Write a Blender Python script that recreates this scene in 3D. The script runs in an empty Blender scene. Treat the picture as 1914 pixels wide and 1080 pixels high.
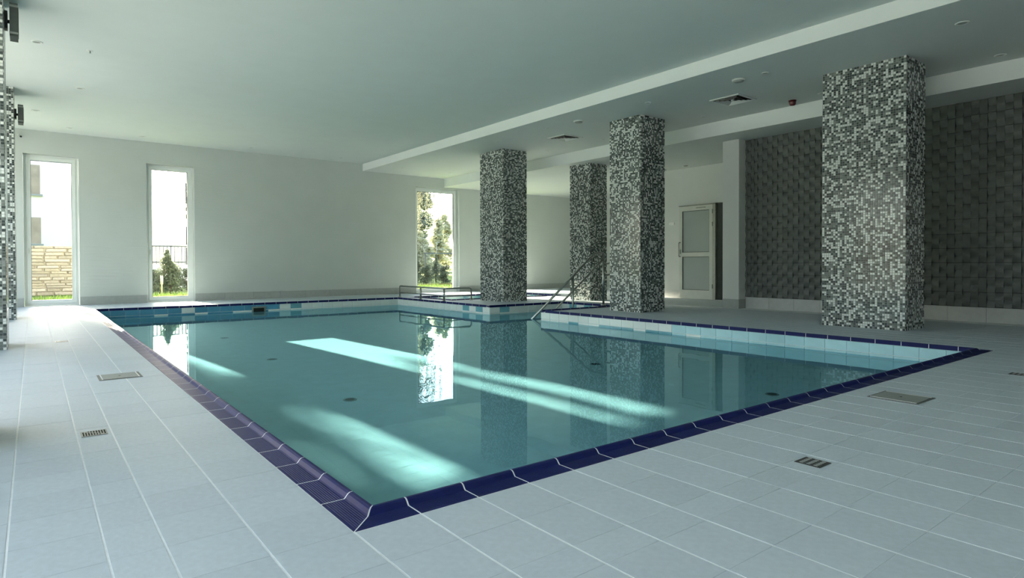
import bpy, math, random
from mathutils import Vector, Matrix
random.seed(7)
scene = bpy.context.scene
COL = scene.collection
R = math.radians

# ------------------------------------------------------------------ camera
CAMP = (-0.751, -1.739, 0.8)
YAW, PITCH, ROLL, FPX, SY = 0.66034, -0.01243, -0.00269, 1152.6, -32.6
cd = bpy.data.cameras.new('camera')
cam = bpy.data.objects.new('camera', cd); COL.objects.link(cam)
cd.sensor_fit = 'HORIZONTAL'; cd.sensor_width = 36.0
cd.lens = FPX / 1914 * 36.0
cd.shift_y = SY / 1914
cd.clip_start = 0.02; cd.clip_end = 500
_f = Vector((math.sin(YAW)*math.cos(PITCH), math.cos(YAW)*math.cos(PITCH), math.sin(PITCH)))
_r = Vector((math.cos(YAW), -math.sin(YAW), 0)); _u = _r.cross(_f)
_r2 = _r*math.cos(ROLL) + _u*math.sin(ROLL); _u2 = _u*math.cos(ROLL) - _r*math.sin(ROLL)
m = Matrix((_r2, _u2, -_f)).transposed().to_4x4(); m.translation = Vector(CAMP)
cam.matrix_world = m
scene.camera = cam
def project(x, y, z):
    d = Vector((x, y, z)) - Vector(CAMP); w = d.dot(_f)
    if w < 0.05: return None
    return 957 + FPX*d.dot(_r2)/w, 540 + SY - FPX*d.dot(_u2)/w, w

# ------------------------------------------------------------------ world, sun, exposure
SUN_EL, SUN_DX = 15.5, 0.135        # sunlight travels along (SUN_DX, -1) in plan
world = bpy.data.worlds.new('world'); scene.world = world; world.use_nodes = True
wn = world.node_tree.nodes; wl = world.node_tree.links
for n in list(wn): wn.remove(n)
wo = wn.new('ShaderNodeOutputWorld'); bg = wn.new('ShaderNodeBackground'); sk = wn.new('ShaderNodeTexSky')
sk.sky_type = 'NISHITA'; sk.sun_disc = False; sk.sun_elevation = R(SUN_EL + 14)
sk.sun_rotation = math.atan2(-SUN_DX, 1.0)
sk.air_density = 1.1; sk.dust_density = 3.0; sk.ozone_density = 1.2
hsv = wn.new('ShaderNodeHueSaturation'); hsv.inputs['Saturation'].default_value = 0.78
bg.inputs['Strength'].default_value = 0.62
wl.new(sk.outputs[0], hsv.inputs['Color']); wl.new(hsv.outputs[0], bg.inputs['Color']); wl.new(bg.outputs[0], wo.inputs['Surface'])
sd = bpy.data.lights.new('sun', 'SUN'); sun = bpy.data.objects.new('sun', sd); COL.objects.link(sun)
sd.energy = 66.0; sd.cycles.is_caustics_light = True; sd.angle = R(0.55); sd.color = (1.0, 0.89, 0.68)
_sd = Vector((SUN_DX, -1.0, -math.tan(R(SUN_EL))*math.hypot(1, SUN_DX))).normalized()
sun.rotation_euler = _sd.to_track_quat('-Z', 'Y').to_euler(); sun.location = (-6, 40, 14)
vs = scene.view_settings
vs.view_transform = 'Standard'; vs.look = 'None'; vs.gamma = 1.0; vs.use_curve_mapping = False
vs.exposure = 0.57
scene.cycles.max_bounces = 14; scene.cycles.diffuse_bounces = 8; scene.cycles.glossy_bounces = 5
scene.cycles.transparent_max_bounces = 24; scene.cycles.sample_clamp_indirect = 6.0
scene.cycles.caustics_reflective = False; scene.cycles.caustics_refractive = True

# ------------------------------------------------------------------ helpers
def tag(o, label=None, cat=None, group=None, kind=None):
    if label: o['label'] = label
    if cat: o['category'] = cat
    if group: o['group'] = group
    if kind: o['kind'] = kind
    return o
def mat(name, col, rough=0.5, spec=0.5, metal=0.0, noise=None, bump=None, objvar=0.0, emis=None):
    """principled material; noise=(scale, amount) mottles the colour; bump=(scale, strength)"""
    mt = bpy.data.materials.new(name); mt.use_nodes = True
    nt = mt.node_tree; b = nt.nodes['Principled BSDF']
    b.inputs['Base Color'].default_value = (*col, 1); b.inputs['Roughness'].default_value = rough
    b.inputs['Specular IOR Level'].default_value = spec; b.inputs['Metallic'].default_value = metal
    src = None
    tc = nt.nodes.new('ShaderNodeTexCoord')
    if noise:
        nz = nt.nodes.new('ShaderNodeTexNoise'); nz.inputs['Scale'].default_value = noise[0]; nz.inputs['Detail'].default_value = 4
        nt.links.new(tc.outputs['Object'], nz.inputs['Vector'])
        mr = nt.nodes.new('ShaderNodeMapRange'); mr.inputs['From Min'].default_value = 0.3; mr.inputs['From Max'].default_value = 0.7
        mr.inputs['To Min'].default_value = 1 - noise[1]; mr.inputs['To Max'].default_value = 1 + noise[1]
        nt.links.new(nz.outputs['Fac'], mr.inputs['Value'])
        src = mr.outputs[0]
    if objvar:
        oi = nt.nodes.new('ShaderNodeObjectInfo'); mr2 = nt.nodes.new('ShaderNodeMapRange')
        mr2.inputs['To Min'].default_value = 1 - objvar; mr2.inputs['To Max'].default_value = 1 + objvar
        nt.links.new(oi.outputs['Random'], mr2.inputs['Value'])
        if src is None: src = mr2.outputs[0]
        else:
            mm = nt.nodes.new('ShaderNodeMath'); mm.operation = 'MULTIPLY'
            nt.links.new(src, mm.inputs[0]); nt.links.new(mr2.outputs[0], mm.inputs[1]); src = mm.outputs[0]
    if src is not None:
        vm = nt.nodes.new('ShaderNodeVectorMath'); vm.operation = 'SCALE'; vm.inputs[0].default_value = col
        nt.links.new(src, vm.inputs['Scale']); nt.links.new(vm.outputs[0], b.inputs['Base Color'])
    if bump:
        nb = nt.nodes.new('ShaderNodeTexNoise'); nb.inputs['Scale'].default_value = bump[0]; nb.inputs['Detail'].default_value = 3
        nt.links.new(tc.outputs['Object'], nb.inputs['Vector'])
        bp = nt.nodes.new('ShaderNodeBump'); bp.inputs['Strength'].default_value = bump[1]; bp.inputs['Distance'].default_value = 0.02
        nt.links.new(nb.outputs['Fac'], bp.inputs['Height']); nt.links.new(bp.outputs[0], b.inputs['Normal'])
    return mt

class MB:
    """collects boxes and tubes, then links them as one mesh object"""
    def __init__(s): s.v = []; s.f = []; s.mi = []; s.sm = []
    def box(s, x0, y0, z0, x1, y1, z1, mi=0):
        n = len(s.v)
        s.v += [(x0,y0,z0),(x1,y0,z0),(x1,y1,z0),(x0,y1,z0),(x0,y0,z1),(x1,y0,z1),(x1,y1,z1),(x0,y1,z1)]
        for q in ((0,3,2,1),(4,5,6,7),(0,1,5,4),(1,2,6,5),(2,3,7,6),(3,0,4,7)):
            s.f.append(tuple(n+i for i in q)); s.mi.append(mi); s.sm.append(False)
        return s
    def quad(s, pts, mi=0):
        n = len(s.v); s.v += [tuple(p) for p in pts]; s.f.append(tuple(range(n, n+len(pts)))); s.mi.append(mi); s.sm.append(False)
        return s
    def tube(s, pts, r, seg=10, mi=0, caps=True):
        pts = [Vector(p) for p in pts]; rr = r if isinstance(r, (list, tuple)) else [r]*len(pts)
        n0 = len(s.v); prev = None
        for i, p in enumerate(pts):
            if i == 0: d = pts[1]-p
            elif i == len(pts)-1: d = p-pts[i-1]
            else: d = (pts[i+1]-p).normalized() + (p-pts[i-1]).normalized()
            d.normalize()
            a = Vector((0,0,1)) if abs(d.z) < 0.95 else Vector((1,0,0))
            if prev is not None: a = prev
            u = (a - d*a.dot(d)).normalized(); w = d.cross(u); prev = u
            for k in range(seg):
                t = 2*math.pi*k/seg; s.v.append(tuple(p + (u*math.cos(t)+w*math.sin(t))*rr[i]))
        for i in range(len(pts)-1):
            for k in range(seg):
                a = n0+i*seg+k; b = n0+i*seg+(k+1)%seg
                s.f.append((a, b, b+seg, a+seg)); s.mi.append(mi); s.sm.append(True)
        if caps:
            s.f.append(tuple(n0+k for k in reversed(range(seg)))); s.mi.append(mi); s.sm.append(False)
            e = n0+(len(pts)-1)*seg
            s.f.append(tuple(e+k for k in range(seg))); s.mi.append(mi); s.sm.append(False)
        return s
    def lathe(s, prof, cx=0, cy=0, seg=24, mi=0):
        n0 = len(s.v)
        for (r, z) in prof:
            for k in range(seg):
                t = 2*math.pi*k/seg; s.v.append((cx+r*math.cos(t), cy+r*math.sin(t), z))
        for i in range(len(prof)-1):
            for k in range(seg):
                a = n0+i*seg+k; b = n0+i*seg+(k+1)%seg
                s.f.append((a, b, b+seg, a+seg)); s.mi.append(mi); s.sm.append(True)
        s.f.append(tuple(n0+k for k in reversed(range(seg)))); s.mi.append(mi); s.sm.append(False)
        e = n0+(len(prof)-1)*seg
        s.f.append(tuple(e+k for k in range(seg))); s.mi.append(mi); s.sm.append(False)
        return s
    def mesh(s, name, mats):
        me = bpy.data.meshes.new(name); me.from_pydata(s.v, [], s.f)
        for mt in (mats if isinstance(mats, (list, tuple)) else [mats]): me.materials.append(mt)
        me.polygons.foreach_set('material_index', s.mi); me.polygons.foreach_set('use_smooth', s.sm)
        me.update(); return me
    def build(s, name, mats, parent=None, loc=(0,0,0)):
        o = bpy.data.objects.new(name, s.mesh(name, mats)); COL.objects.link(o)
        o.location = loc
        if parent is not None: o.parent = parent
        return o
def obj(name, me, parent=None, loc=(0,0,0), rz=0.0, sc=None):
    o = bpy.data.objects.new(name, me); COL.objects.link(o); o.location = loc; o.rotation_euler = (0,0,rz)
    if sc: o.scale = sc
    if parent is not None: o.parent = parent
    return o
def empty(name, loc=(0,0,0), rz=0.0, parent=None):
    o = bpy.data.objects.new(name, None); COL.objects.link(o); o.location = loc; o.rotation_euler = (0,0,rz)
    o.empty_display_size = 0.1
    if parent is not None: o.parent = parent
    return o
def struct(o): o['kind'] = 'structure'; return o
def copy_tree(o, parent=None):
    c = o.copy(); COL.objects.link(c)
    if parent is not None: c.parent = parent
    for ch in list(o.children): copy_tree(ch, c)
    return c

# ------------------------------------------------------------------ materials
M = {}
M['grout'] = mat('floor grout', (0.72,0.75,0.75), 0.7, 0.3, noise=(40,.05))
M['deck'] = mat('deck tile', (0.48,0.54,0.575), 0.55, 0.22, noise=(9,.05), bump=(160,.05), objvar=0.03)
M['ceil'] = mat('ceiling paint', (0.62,0.66,0.65), 0.8, 0.2, noise=(3,.015))
M['ceil_low'] = mat('lower ceiling paint', (0.62,0.65,0.64), 0.8, 0.2, noise=(3,.015))
M['beam'] = mat('beam paint', (0.76,0.80,0.79), 0.8, 0.2, noise=(3,.015))
M['paint'] = mat('white wall paint', (0.66,0.68,0.66), 0.75, 0.25, noise=(4,.02))
M['base'] = mat('grey baseboard tile', (0.36,0.38,0.37), 0.45, 0.4, noise=(14,.05), objvar=0.04)
M['base_light'] = mat('pale baseboard tile', (0.46,0.47,0.46), 0.45, 0.4, noise=(14,.05), objvar=0.03)
M['dark_tile'] = mat('sculpted dark tile', (0.112,0.124,0.116), 0.42, 0.5, noise=(11,.12), bump=(60,.12), objvar=0.10)
M['dark_grout'] = mat('dark wall grout', (0.03,0.033,0.03), 0.9, 0.1, noise=(20,.1))
M['mos_w'] = mat('mosaic white', (0.70,0.73,0.70), 0.16, 0.5, noise=(30,.04))
M['mos_g'] = mat('mosaic grey', (0.155,0.178,0.165), 0.16, 0.5, noise=(30,.08))
M['mos_l'] = mat('mosaic light grey', (0.23,0.255,0.24), 0.16, 0.5, noise=(30,.05))
M['mos_d'] = mat('mosaic dark', (0.045,0.06,0.058), 0.14, 0.5, noise=(30,.1))
M['mos_grout'] = mat('mosaic grout', (0.33,0.35,0.34), 0.8, 0.2, noise=(30,.05))
M['cobalt'] = mat('cobalt glazed tile', (0.008,0.0135,0.090), 0.45, 0.18, noise=(18,.15), objvar=0.08)
M['joint'] = mat('white joint', (0.78,0.80,0.80), 0.6, 0.3, noise=(60,.05))
M['tw'] = mat('white pool tile', (0.74,0.79,0.76), 0.15, 0.5, noise=(8,.03), objvar=0.03)
M['tl'] = mat('pale blue pool tile', (0.40,0.63,0.68), 0.15, 0.5, noise=(8,.04), objvar=0.04)
M['tt'] = mat('teal pool tile', (0.17,0.40,0.47), 0.15, 0.5, noise=(8,.05), objvar=0.05)
M['tb'] = mat('deep teal pool tile', (0.08,0.27,0.41), 0.15, 0.5, noise=(8,.05), objvar=0.05)
M['pool_grout'] = mat('pool grout', (0.66,0.75,0.76), 0.7, 0.3, noise=(30,.04))
M['pool_floor'] = mat('pool floor tile', (0.72,0.80,0.76), 0.3, 0.4, noise=(6,.05), bump=(14,.12))
M['steel'] = mat('brushed stainless steel', (0.34,0.36,0.34), 0.28, 0.5, 1.0, noise=(40,.08))
M['steel_d'] = mat('dull steel', (0.30,0.32,0.30), 0.42, 0.5, 1.0, noise=(40,.08))
M['plate'] = mat('matt steel plate', (0.27,0.29,0.27), 0.55, 0.3, 0.2, noise=(30,.05))
M['plate_d'] = mat('dark plate rim', (0.13,0.14,0.13), 0.55, 0.3, 0.2, noise=(30,.05))
M['white'] = mat('bright white plate', (0.88,0.89,0.87), 0.4, 0.4, noise=(20,.02))
M['dark'] = mat('black slot', (0.012,0.015,0.014), 0.8, 0.2, noise=(20,.1))
M['dark_metal'] = mat('dark cast grate', (0.055,0.06,0.056), 0.55, 0.4, 0.3, noise=(30,.2))
M['pvc'] = mat('white window frame', (0.78,0.81,0.80), 0.4, 0.5, noise=(6,.02))
M['seal'] = mat('dark gasket and opening shade', (0.06,0.065,0.06), 0.7, 0.3, noise=(20,.1))
M['plast'] = mat('white plastic', (0.66,0.68,0.66), 0.4, 0.4, noise=(12,.02))
M['greyp'] = mat('grey plastic', (0.30,0.32,0.31), 0.5, 0.4, noise=(12,.05))
M['lens'] = mat('downlight lens', (0.28,0.30,0.29), 0.3, 0.5, noise=(12,.03))
M['red'] = mat('red alarm plastic', (0.09,0.006,0.010), 0.25, 0.5, noise=(12,.1))
M['spk'] = mat('speaker cabinet grey', (0.085,0.10,0.095), 0.5, 0.4, noise=(20,.08))
M['door_w'] = mat('white door paint', (0.60,0.62,0.57), 0.45, 0.4, noise=(7,.03))
M['alu'] = mat('aluminium edge', (0.34,0.35,0.32), 0.4, 0.5, 0.6, noise=(20,.08))
def back_wall_mat():
    mt = mat('white relief wall tile', (0.52,0.56,0.54), 0.30, 0.4, noise=(2.5,.02))
    nt = mt.node_tree; b = nt.nodes['Principled BSDF']; tc = nt.nodes.new('ShaderNodeTexCoord')
    mp = nt.nodes.new('ShaderNodeMapping'); mp.inputs['Rotation'].default_value = (R(90),0,0)
    nt.links.new(tc.outputs['Object'], mp.inputs['Vector'])
    br = nt.nodes.new('ShaderNodeTexBrick'); br.inputs['Scale'].default_value = 1.0
    br.inputs['Brick Width'].default_value = 0.90; br.inputs['Row Height'].default_value = 0.295; br.inputs['Mortar Size'].default_value = 0.003
    br.inputs['Color1'].default_value = (1,1,1,1); br.inputs['Color2'].default_value = (1,1,1,1); br.inputs['Mortar'].default_value = (0,0,0,1)
    br.offset = 0.0
    nt.links.new(mp.outputs[0], br.inputs['Vector'])
    mp2 = nt.nodes.new('ShaderNodeMapping'); mp2.inputs['Scale'].default_value = (3.0, 3.0, 26)
    nt.links.new(tc.outputs['Object'], mp2.inputs['Vector'])
    nz = nt.nodes.new('ShaderNodeTexNoise'); nz.inputs['Scale'].default_value = 1.0; nz.inputs['Detail'].default_value = 1.5
    nt.links.new(mp2.outputs[0], nz.inputs['Vector'])
    ad = nt.nodes.new('ShaderNodeMath'); ad.operation = 'MULTIPLY_ADD'; ad.inputs[1].default_value = 0.8
    nt.links.new(nz.outputs['Fac'], ad.inputs[0]); nt.links.new(br.outputs['Color'], ad.inputs[2])
    bp = nt.nodes.new('ShaderNodeBump'); bp.inputs['Strength'].default_value = 0.35; bp.inputs['Distance'].default_value = 0.008
    nt.links.new(ad.outputs[0], bp.inputs['Height']); nt.links.new(bp.outputs[0], b.inputs['Normal'])
    return mt
M['relief'] = back_wall_mat()
def glass_mat(name, tint, refl):
    mt = bpy.data.materials.new(name); mt.use_nodes = True; nt = mt.node_tree
    for n in list(nt.nodes): nt.nodes.remove(n)
    o = nt.nodes.new('ShaderNodeOutputMaterial'); mx = nt.nodes.new('ShaderNodeMixShader')
    t = nt.nodes.new('ShaderNodeBsdfTransparent'); t.inputs['Color'].default_value = (*tint, 1)
    g = nt.nodes.new('ShaderNodeBsdfGlossy'); g.inputs['Roughness'].default_value = 0.0
    # Schlick reflectance, the same from either side of the surface
    ge = nt.nodes.new('ShaderNodeNewGeometry'); dt = nt.nodes.new('ShaderNodeVectorMath'); dt.operation = 'DOT_PRODUCT'
    nt.links.new(ge.outputs['Normal'], dt.inputs[0]); nt.links.new(ge.outputs['Incoming'], dt.inputs[1])
    def mth(op, a, b=None):
        n = nt.nodes.new('ShaderNodeMath'); n.operation = op
        for i, q in enumerate((a, b)):
            if q is None: continue
            if isinstance(q, (int, float)): n.inputs[i].default_value = q
            else: nt.links.new(q, n.inputs[i])
        return n.outputs[0]
    f0 = ((refl-1)/(refl+1))**2
    c5 = mth('POWER', mth('SUBTRACT', 1.0, mth('ABSOLUTE', dt.outputs['Value'])), 5.0)
    fac = mth('ADD', mth('MULTIPLY', c5, 1-f0), f0)
    nt.links.new(fac, mx.inputs[0]); nt.links.new(t.outputs[0], mx.inputs[1]); nt.links.new(g.outputs[0], mx.inputs[2])
    nt.links.new(mx.outputs[0], o.inputs[0]); return mt
M['glass'] = glass_mat('window glass', (0.97,0.985,0.98), 1.25)
def water_mat():
    mt = bpy.data.materials.new('pool water'); mt.use_nodes = True; nt = mt.node_tree
    for n in list(nt.nodes): nt.nodes.remove(n)
    o = nt.nodes.new('ShaderNodeOutputMaterial'); g = nt.nodes.new('ShaderNodeBsdfGlass')
    g.inputs['IOR'].default_value = 1.333; g.inputs['Roughness'].default_value = 0.0
    g.inputs['Color'].default_value = (0.58,0.84,0.93,1)
    tc = nt.nodes.new('ShaderNodeTexCoord')
    nz = nt.nodes.new('ShaderNodeTexNoise'); nz.inputs['Scale'].default_value = 2.2; nz.inputs['Detail'].default_value = 2.0
    nt.links.new(tc.outputs['Object'], nz.inputs['Vector'])
    bp = nt.nodes.new('ShaderNodeBump'); bp.inputs['Strength'].default_value = 0.025; bp.inputs['Distance'].default_value = 0.03
    nt.links.new(nz.outputs['Fac'], bp.inputs['Height']); nt.links.new(bp.outputs[0], g.inputs['Normal'])
    nt.links.new(g.outputs[0], o.inputs[0])
    return mt
M['water'] = water_mat()
def frosted():
    mt = mat('frosted door glass', (0.42,0.47,0.45), 0.12, 0.5, noise=(1.5,.04)); return mt
M['frost'] = frosted()
M['lawn'] = mat('lawn', (0.16,0.22,0.06), 0.9, 0.1, noise=(1.2,.35))
M['blade'] = mat('grass blade', (0.20,0.28,0.07), 0.8, 0.1, noise=(2,.3))
M['soil'] = mat('red bark mulch', (0.16,0.065,0.045), 0.9, 0.1, noise=(8,.4))
M['stone'] = mat('tan split stone', (0.40,0.335,0.265), 0.85, 0.2, noise=(7,.2), bump=(18,.4), objvar=0.18)
M['cream'] = mat('cream lamp body', (0.62,0.52,0.33), 0.5, 0.3, noise=(8,.05))
M['paving'] = mat('grey terrace paving', (0.36,0.38,0.39), 0.8, 0.2, noise=(1.5,.06))
M['mortar'] = mat('stone mortar', (0.33,0.28,0.22), 0.9, 0.1, noise=(7,.2))
M['facade'] = mat('white render', (0.86,0.83,0.77), 0.85, 0.2, noise=(1,.03))
M['facade_win'] = mat('facade window beige', (0.33,0.27,0.20), 0.3, 0.5, noise=(1.5,.25))
M['facade_dark'] = mat('facade dark', (0.06,0.065,0.065), 0.6, 0.3, noise=(2,.2))
def leafy(name, col, sc, amt):
    mt = mat(name, col, 0.6, 0.2, noise=(sc, amt)); nt = mt.node_tree; b = nt.nodes['Principled BSDF']
    tr = nt.nodes.new('ShaderNodeBsdfTranslucent'); mx = nt.nodes.new('ShaderNodeMixShader'); mx.inputs[0].default_value = 0.5
    src = b.inputs['Base Color'].links[0].from_socket
    nt.links.new(src, tr.inputs['Color']); out = [n for n in nt.nodes if n.type == 'OUTPUT_MATERIAL'][0]
    nt.links.new(b.outputs[0], mx.inputs[1]); nt.links.new(tr.outputs[0], mx.inputs[2]); nt.links.new(mx.outputs[0], out.inputs[0])
    return mt
M['leaf'] = leafy('shrub leaf', (0.15,0.17,0.11), 3, .4)
M['leaf2'] = leafy('hedge leaf', (0.15,0.185,0.125), 2, .4)
M['leaf3'] = leafy('hazed pale tree leaf', (0.64,0.63,0.46), .8, .22)  # leaf colour lightened to carry the outdoor haze
M['leaf4'] = leafy('birch leaf', (0.24,0.25,0.17), 1.5, .4)
M['leaf5'] = leafy('hazy tree leaf', (0.30,0.34,0.28), .3, .2)  # distance haze put into the leaf colour
M['bark'] = mat('bark', (0.10,0.08,0.06), 0.9, 0.1, noise=(6,.3))
M['fence'] = mat('galvanised fence', (0.10,0.11,0.11), 0.5, 0.4, 0.0, noise=(10,.1))

# ------------------------------------------------------------------ dimensions
XW0, YW0, YW1 = -1.75, -4.5, 13.3           # left glazing, near wall, back wall
ZC, ZL, ZS = 3.40, 3.22, 2.98               # main ceiling, lower ceiling, soffit
XB, XS = 6.03, 8.5                          # beam face, soffit face
XT, XD = 9.25, 11.1                         # tiled wall, door wall
PX, PY = 6.15, 11.5                         # main pool outer size
NX, NY0, NY1 = 8.0, 6.1, 7.8                # stair notch
SX0, SX1, SY0, SY1 = 6.45, 9.9, 9.75, 11.6  # small pool
W1, W2 = 0.2245, 0.239
ZW = -0.155; ZF = -1.32; CW = 0.112
POOLS = [(0,0,PX,PY), (PX-0.001,NY0,NX,NY1), (SX0,SY0,SX1,SY1)]

# ------------------------------------------------------------------ floor slab with tiles
def rect_sub(rects, h):
    out = []
    for (a,b,c,d) in rects:
        x0,y0,x1,y1 = max(a,h[0]),max(b,h[1]),min(c,h[2]),min(d,h[3])
        if x0 >= x1 or y0 >= y1: out.append((a,b,c,d)); continue
        if a < x0: out.append((a,b,x0,d))
        if x1 < c: out.append((x1,b,c,d))
        if b < y0: out.append((x0,b,x1,y0))
        if y1 < d: out.append((x0,y1,x1,d))
    return out
slab = [(XW0-0.35, YW0-0.3, 15.3, YW1+0.35)]
for h in POOLS: slab = rect_sub(slab, h)
fb = MB()
for (a,b,c,d) in slab: fb.box(a,b,-0.35,c,d,-0.0012)
floor = struct(fb.build('floor', M['grout']))
xs = [-0.24,-0.46,-0.597,-0.818]; x = -0.818
while x > XW0: x -= 0.222; xs.append(x)
xs = sorted(xs) + [k*W1 for k in range(0, 70)]
ys = [-0.235,-0.468,-0.60,-0.82]; y = -0.82
while y > -2.6: y -= 0.235; ys.append(y)
ys = sorted(ys) + [k*W2 for k in range(0, 57)]
blocked = [(7.05,4.9,7.67,5.58),(7.05,8.6,7.69,9.45),(7.3,1.13,7.88,2.1),(8.75,7.75,9.28,8.38),(9.05,-5,16,4.7),(XD,4,16,8.6)]
tiles = []
for i in range(len(xs)-1):
    for j in range(len(ys)-1):
        a,b,c,d = xs[i]+.0035, ys[j]+.0009, xs[i+1]-.0035, ys[j+1]-.0009
        if a < XW0 or c > 13.8 or d > YW1: continue
        rs = [(a,b,c,d)]
        for h in POOLS: rs = rect_sub(rs, (h[0]-.004,h[1]-.004,h[2]+.004,h[3]+.004))
        for (p,q,r_,s_) in rs:
            if r_-p < .02 or s_-q < .02: continue
            cx, cy = (p+r_)/2, (q+s_)/2
            if any(k[0]<cx<k[2] and k[1]<cy<k[3] for k in blocked): continue
            pr = [project(u,v,0) for (u,v) in ((p,q),(r_,q),(r_,s_),(p,s_))]
            area = 0.0
            if all(pr):
                A = 0.0
                for k in range(4): A += pr[k][0]*pr[(k+1)%4][1]-pr[(k+1)%4][0]*pr[k][1]
                mx = sum(t[0] for t in pr)/4; my = sum(t[1] for t in pr)/4
                if -30 < mx < 1944 and my < 1110: area = abs(A)/2
            tiles.append((area,(p,q,r_,s_)))
tiles.sort(key=lambda t: -t[0])
um = MB().box(-.5,-.5,-1,.5,.5,0)
unit = um.mesh('floor_tile', M['deck'])
for n,(ar,(p,q,r_,s_)) in enumerate(tiles[:300]):
    obj('floor_tile', unit, floor, ((p+r_)/2,(q+s_)/2,random.uniform(-.0004,.0004)), 0, (r_-p,s_-q,0.012))
tb = MB()
for ar,(p,q,r_,s_) in tiles[300:]: tb.box(p,q,-.012,r_,s_,0)
tag(tb.build('floor_tile_field', M['deck'], floor), kind='stuff')

# ------------------------------------------------------------------ walls, ceilings, beams
WIN = [(-0.889,-0.012,2.95),(1.155,2.07,2.95),(7.58,9.0,2.94),(10.05,11.5,2.94)]
wb = MB(); xx = XW0-0.35
for (a,b,h) in WIN:
    wb.box(xx,YW1,0,a,YW1+.35,ZC+.2); wb.box(a,YW1,h,b,YW1+.35,ZC+.2); xx = b
wb.box(xx,YW1,0,15.3,YW1+.35,ZC+.2)
wall_back = struct(wb.build('wall_back', M['relief']))
ceil = struct(MB().box(XW0-.35,YW0-.3,ZC,XB,YW1,ZC+.2).build('ceiling', M['ceil']))
struct(MB().box(XB+.012,YW0-.3,ZL,XS,YW1,ZC+.2).build('ceiling', M['ceil_low']))
struct(MB().box(XB,YW0-.3,ZL,XB+.012,YW1,ZC+.2).build('trim_1', M['beam']))
struct(MB().box(XS,YW0-.3,ZS,XS+.012,YW1,ZC+.2).build('trim_2', M['beam']))
struct(MB().box(XS+.012,YW0-.3,ZS,15.3,YW1,ZC+.2).build('ceiling', M['ceil_low']))
struct(MB().box(XW0-.35,YW0-.3,0,XT+.03,YW0,ZC).build('wall_near', M['paint']))
wall_right = struct(MB().box(XT+.03,YW0-.3,0,XT+.35,4.42,ZS).build('wall_right', M['dark_grout']))
wd = MB()                                   # wall behind the pilaster and the door wall
wd.box(XT+.03,4.42,0,XD+.25,4.72,ZS)
wd.box(XD,4.72,0,XD+.25,5.2,ZS); wd.box(XD,5.2,2.13,XD+.25,7.16,ZS); wd.box(XD,7.16,0,XD+.25,8.6,ZS)
wd.box(XD+.25,8.3,0,15.3,8.6,ZS)
struct(wd.build('wall_door', M['paint']))
cr = MB()                                   # unlit corridor behind the door
cr.box(XD+.25,5.0,-.05,13.2,7.4,-.003); cr.box(13.2,5.0,0,13.3,7.4,2.5); cr.box(XD+.25,4.9,0,13.3,5.0,2.5); cr.box(XD+.25,7.4,0,13.3,7.5,2.5); cr.box(XD+.25,4.9,2.5,13.3,7.5,2.6)
struct(cr.build('wall_corridor', M['greyp']))
struct(MB().box(15.0,8.6,0,15.3,YW1,ZS).build('wall_far_right', M['paint']))
struct(MB().box(9.05,4.38,0.165,XT+.03,4.70,ZS).build('trim_3', M['paint']))
pb = struct(MB().box(9.045,4.375,0,XT+.03,4.70,.165).build('baseboard_pilaster', M['base']))
# left wall: glazed bays between the mosaic columns
BAYS = [(-4.3,-2.40),(-1.82,1.69),(2.27,5.77),(6.35,9.85),(10.43,13.1)]
lw = MB(); yy = YW0-.3
for (a,b) in BAYS:
    lw.box(XW0-.35,yy,0,XW0 if yy < YW0 else -1.502,a,ZC); lw.box(XW0-.35,a,2.95,XW0,b,ZC); yy = b
lw.box(XW0-.35,yy,0,XW0,YW1+.35,ZC)
struct(lw.build('wall_left', M['paint']))
# baseboards
def baseboard(name, runs, h, mt, thick=.012, step=.598):
    root = struct(empty(name))
    for (x0,y0,x1,y1,nx,ny) in runs:
        L = math.hypot(x1-x0,y1-y0); n = max(1, round(L/step)); g = .0015
        for k in range(n):
            t0,t1 = k/n+g/L,(k+1)/n-g/L
            ax,ay,bx,by = x0+(x1-x0)*t0,y0+(y1-y0)*t0,x0+(x1-x0)*t1,y0+(y1-y0)*t1
            b = MB().box(min(ax,bx,ax+nx*thick,bx+nx*thick),min(ay,by,ay+ny*thick,by+ny*thick),.001,max(ax,bx,ax+nx*thick,bx+nx*thick),max(ay,by,ay+ny*thick,by+ny*thick),h)
            b.build('baseboard_tile', mt, root)
    return root
bruns = []; xx = XW0
for (a,b,h) in WIN: bruns.append((xx,YW1-.0005,a,YW1-.0005,0,-1)); xx = b
bruns.append((xx,YW1-.0005,15,YW1-.0005,0,-1))
baseboard('baseboard_back', bruns, .165, M['base'])
baseboard('baseboard_right', [(XT+.03,-4.4,XT+.03,4.375,-1,0)], .20, M['base_light'], .022, .45)
baseboard('baseboard_door', [(XD,7.18,XD,8.58,-1,0)], .165, M['base_light'])

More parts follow.
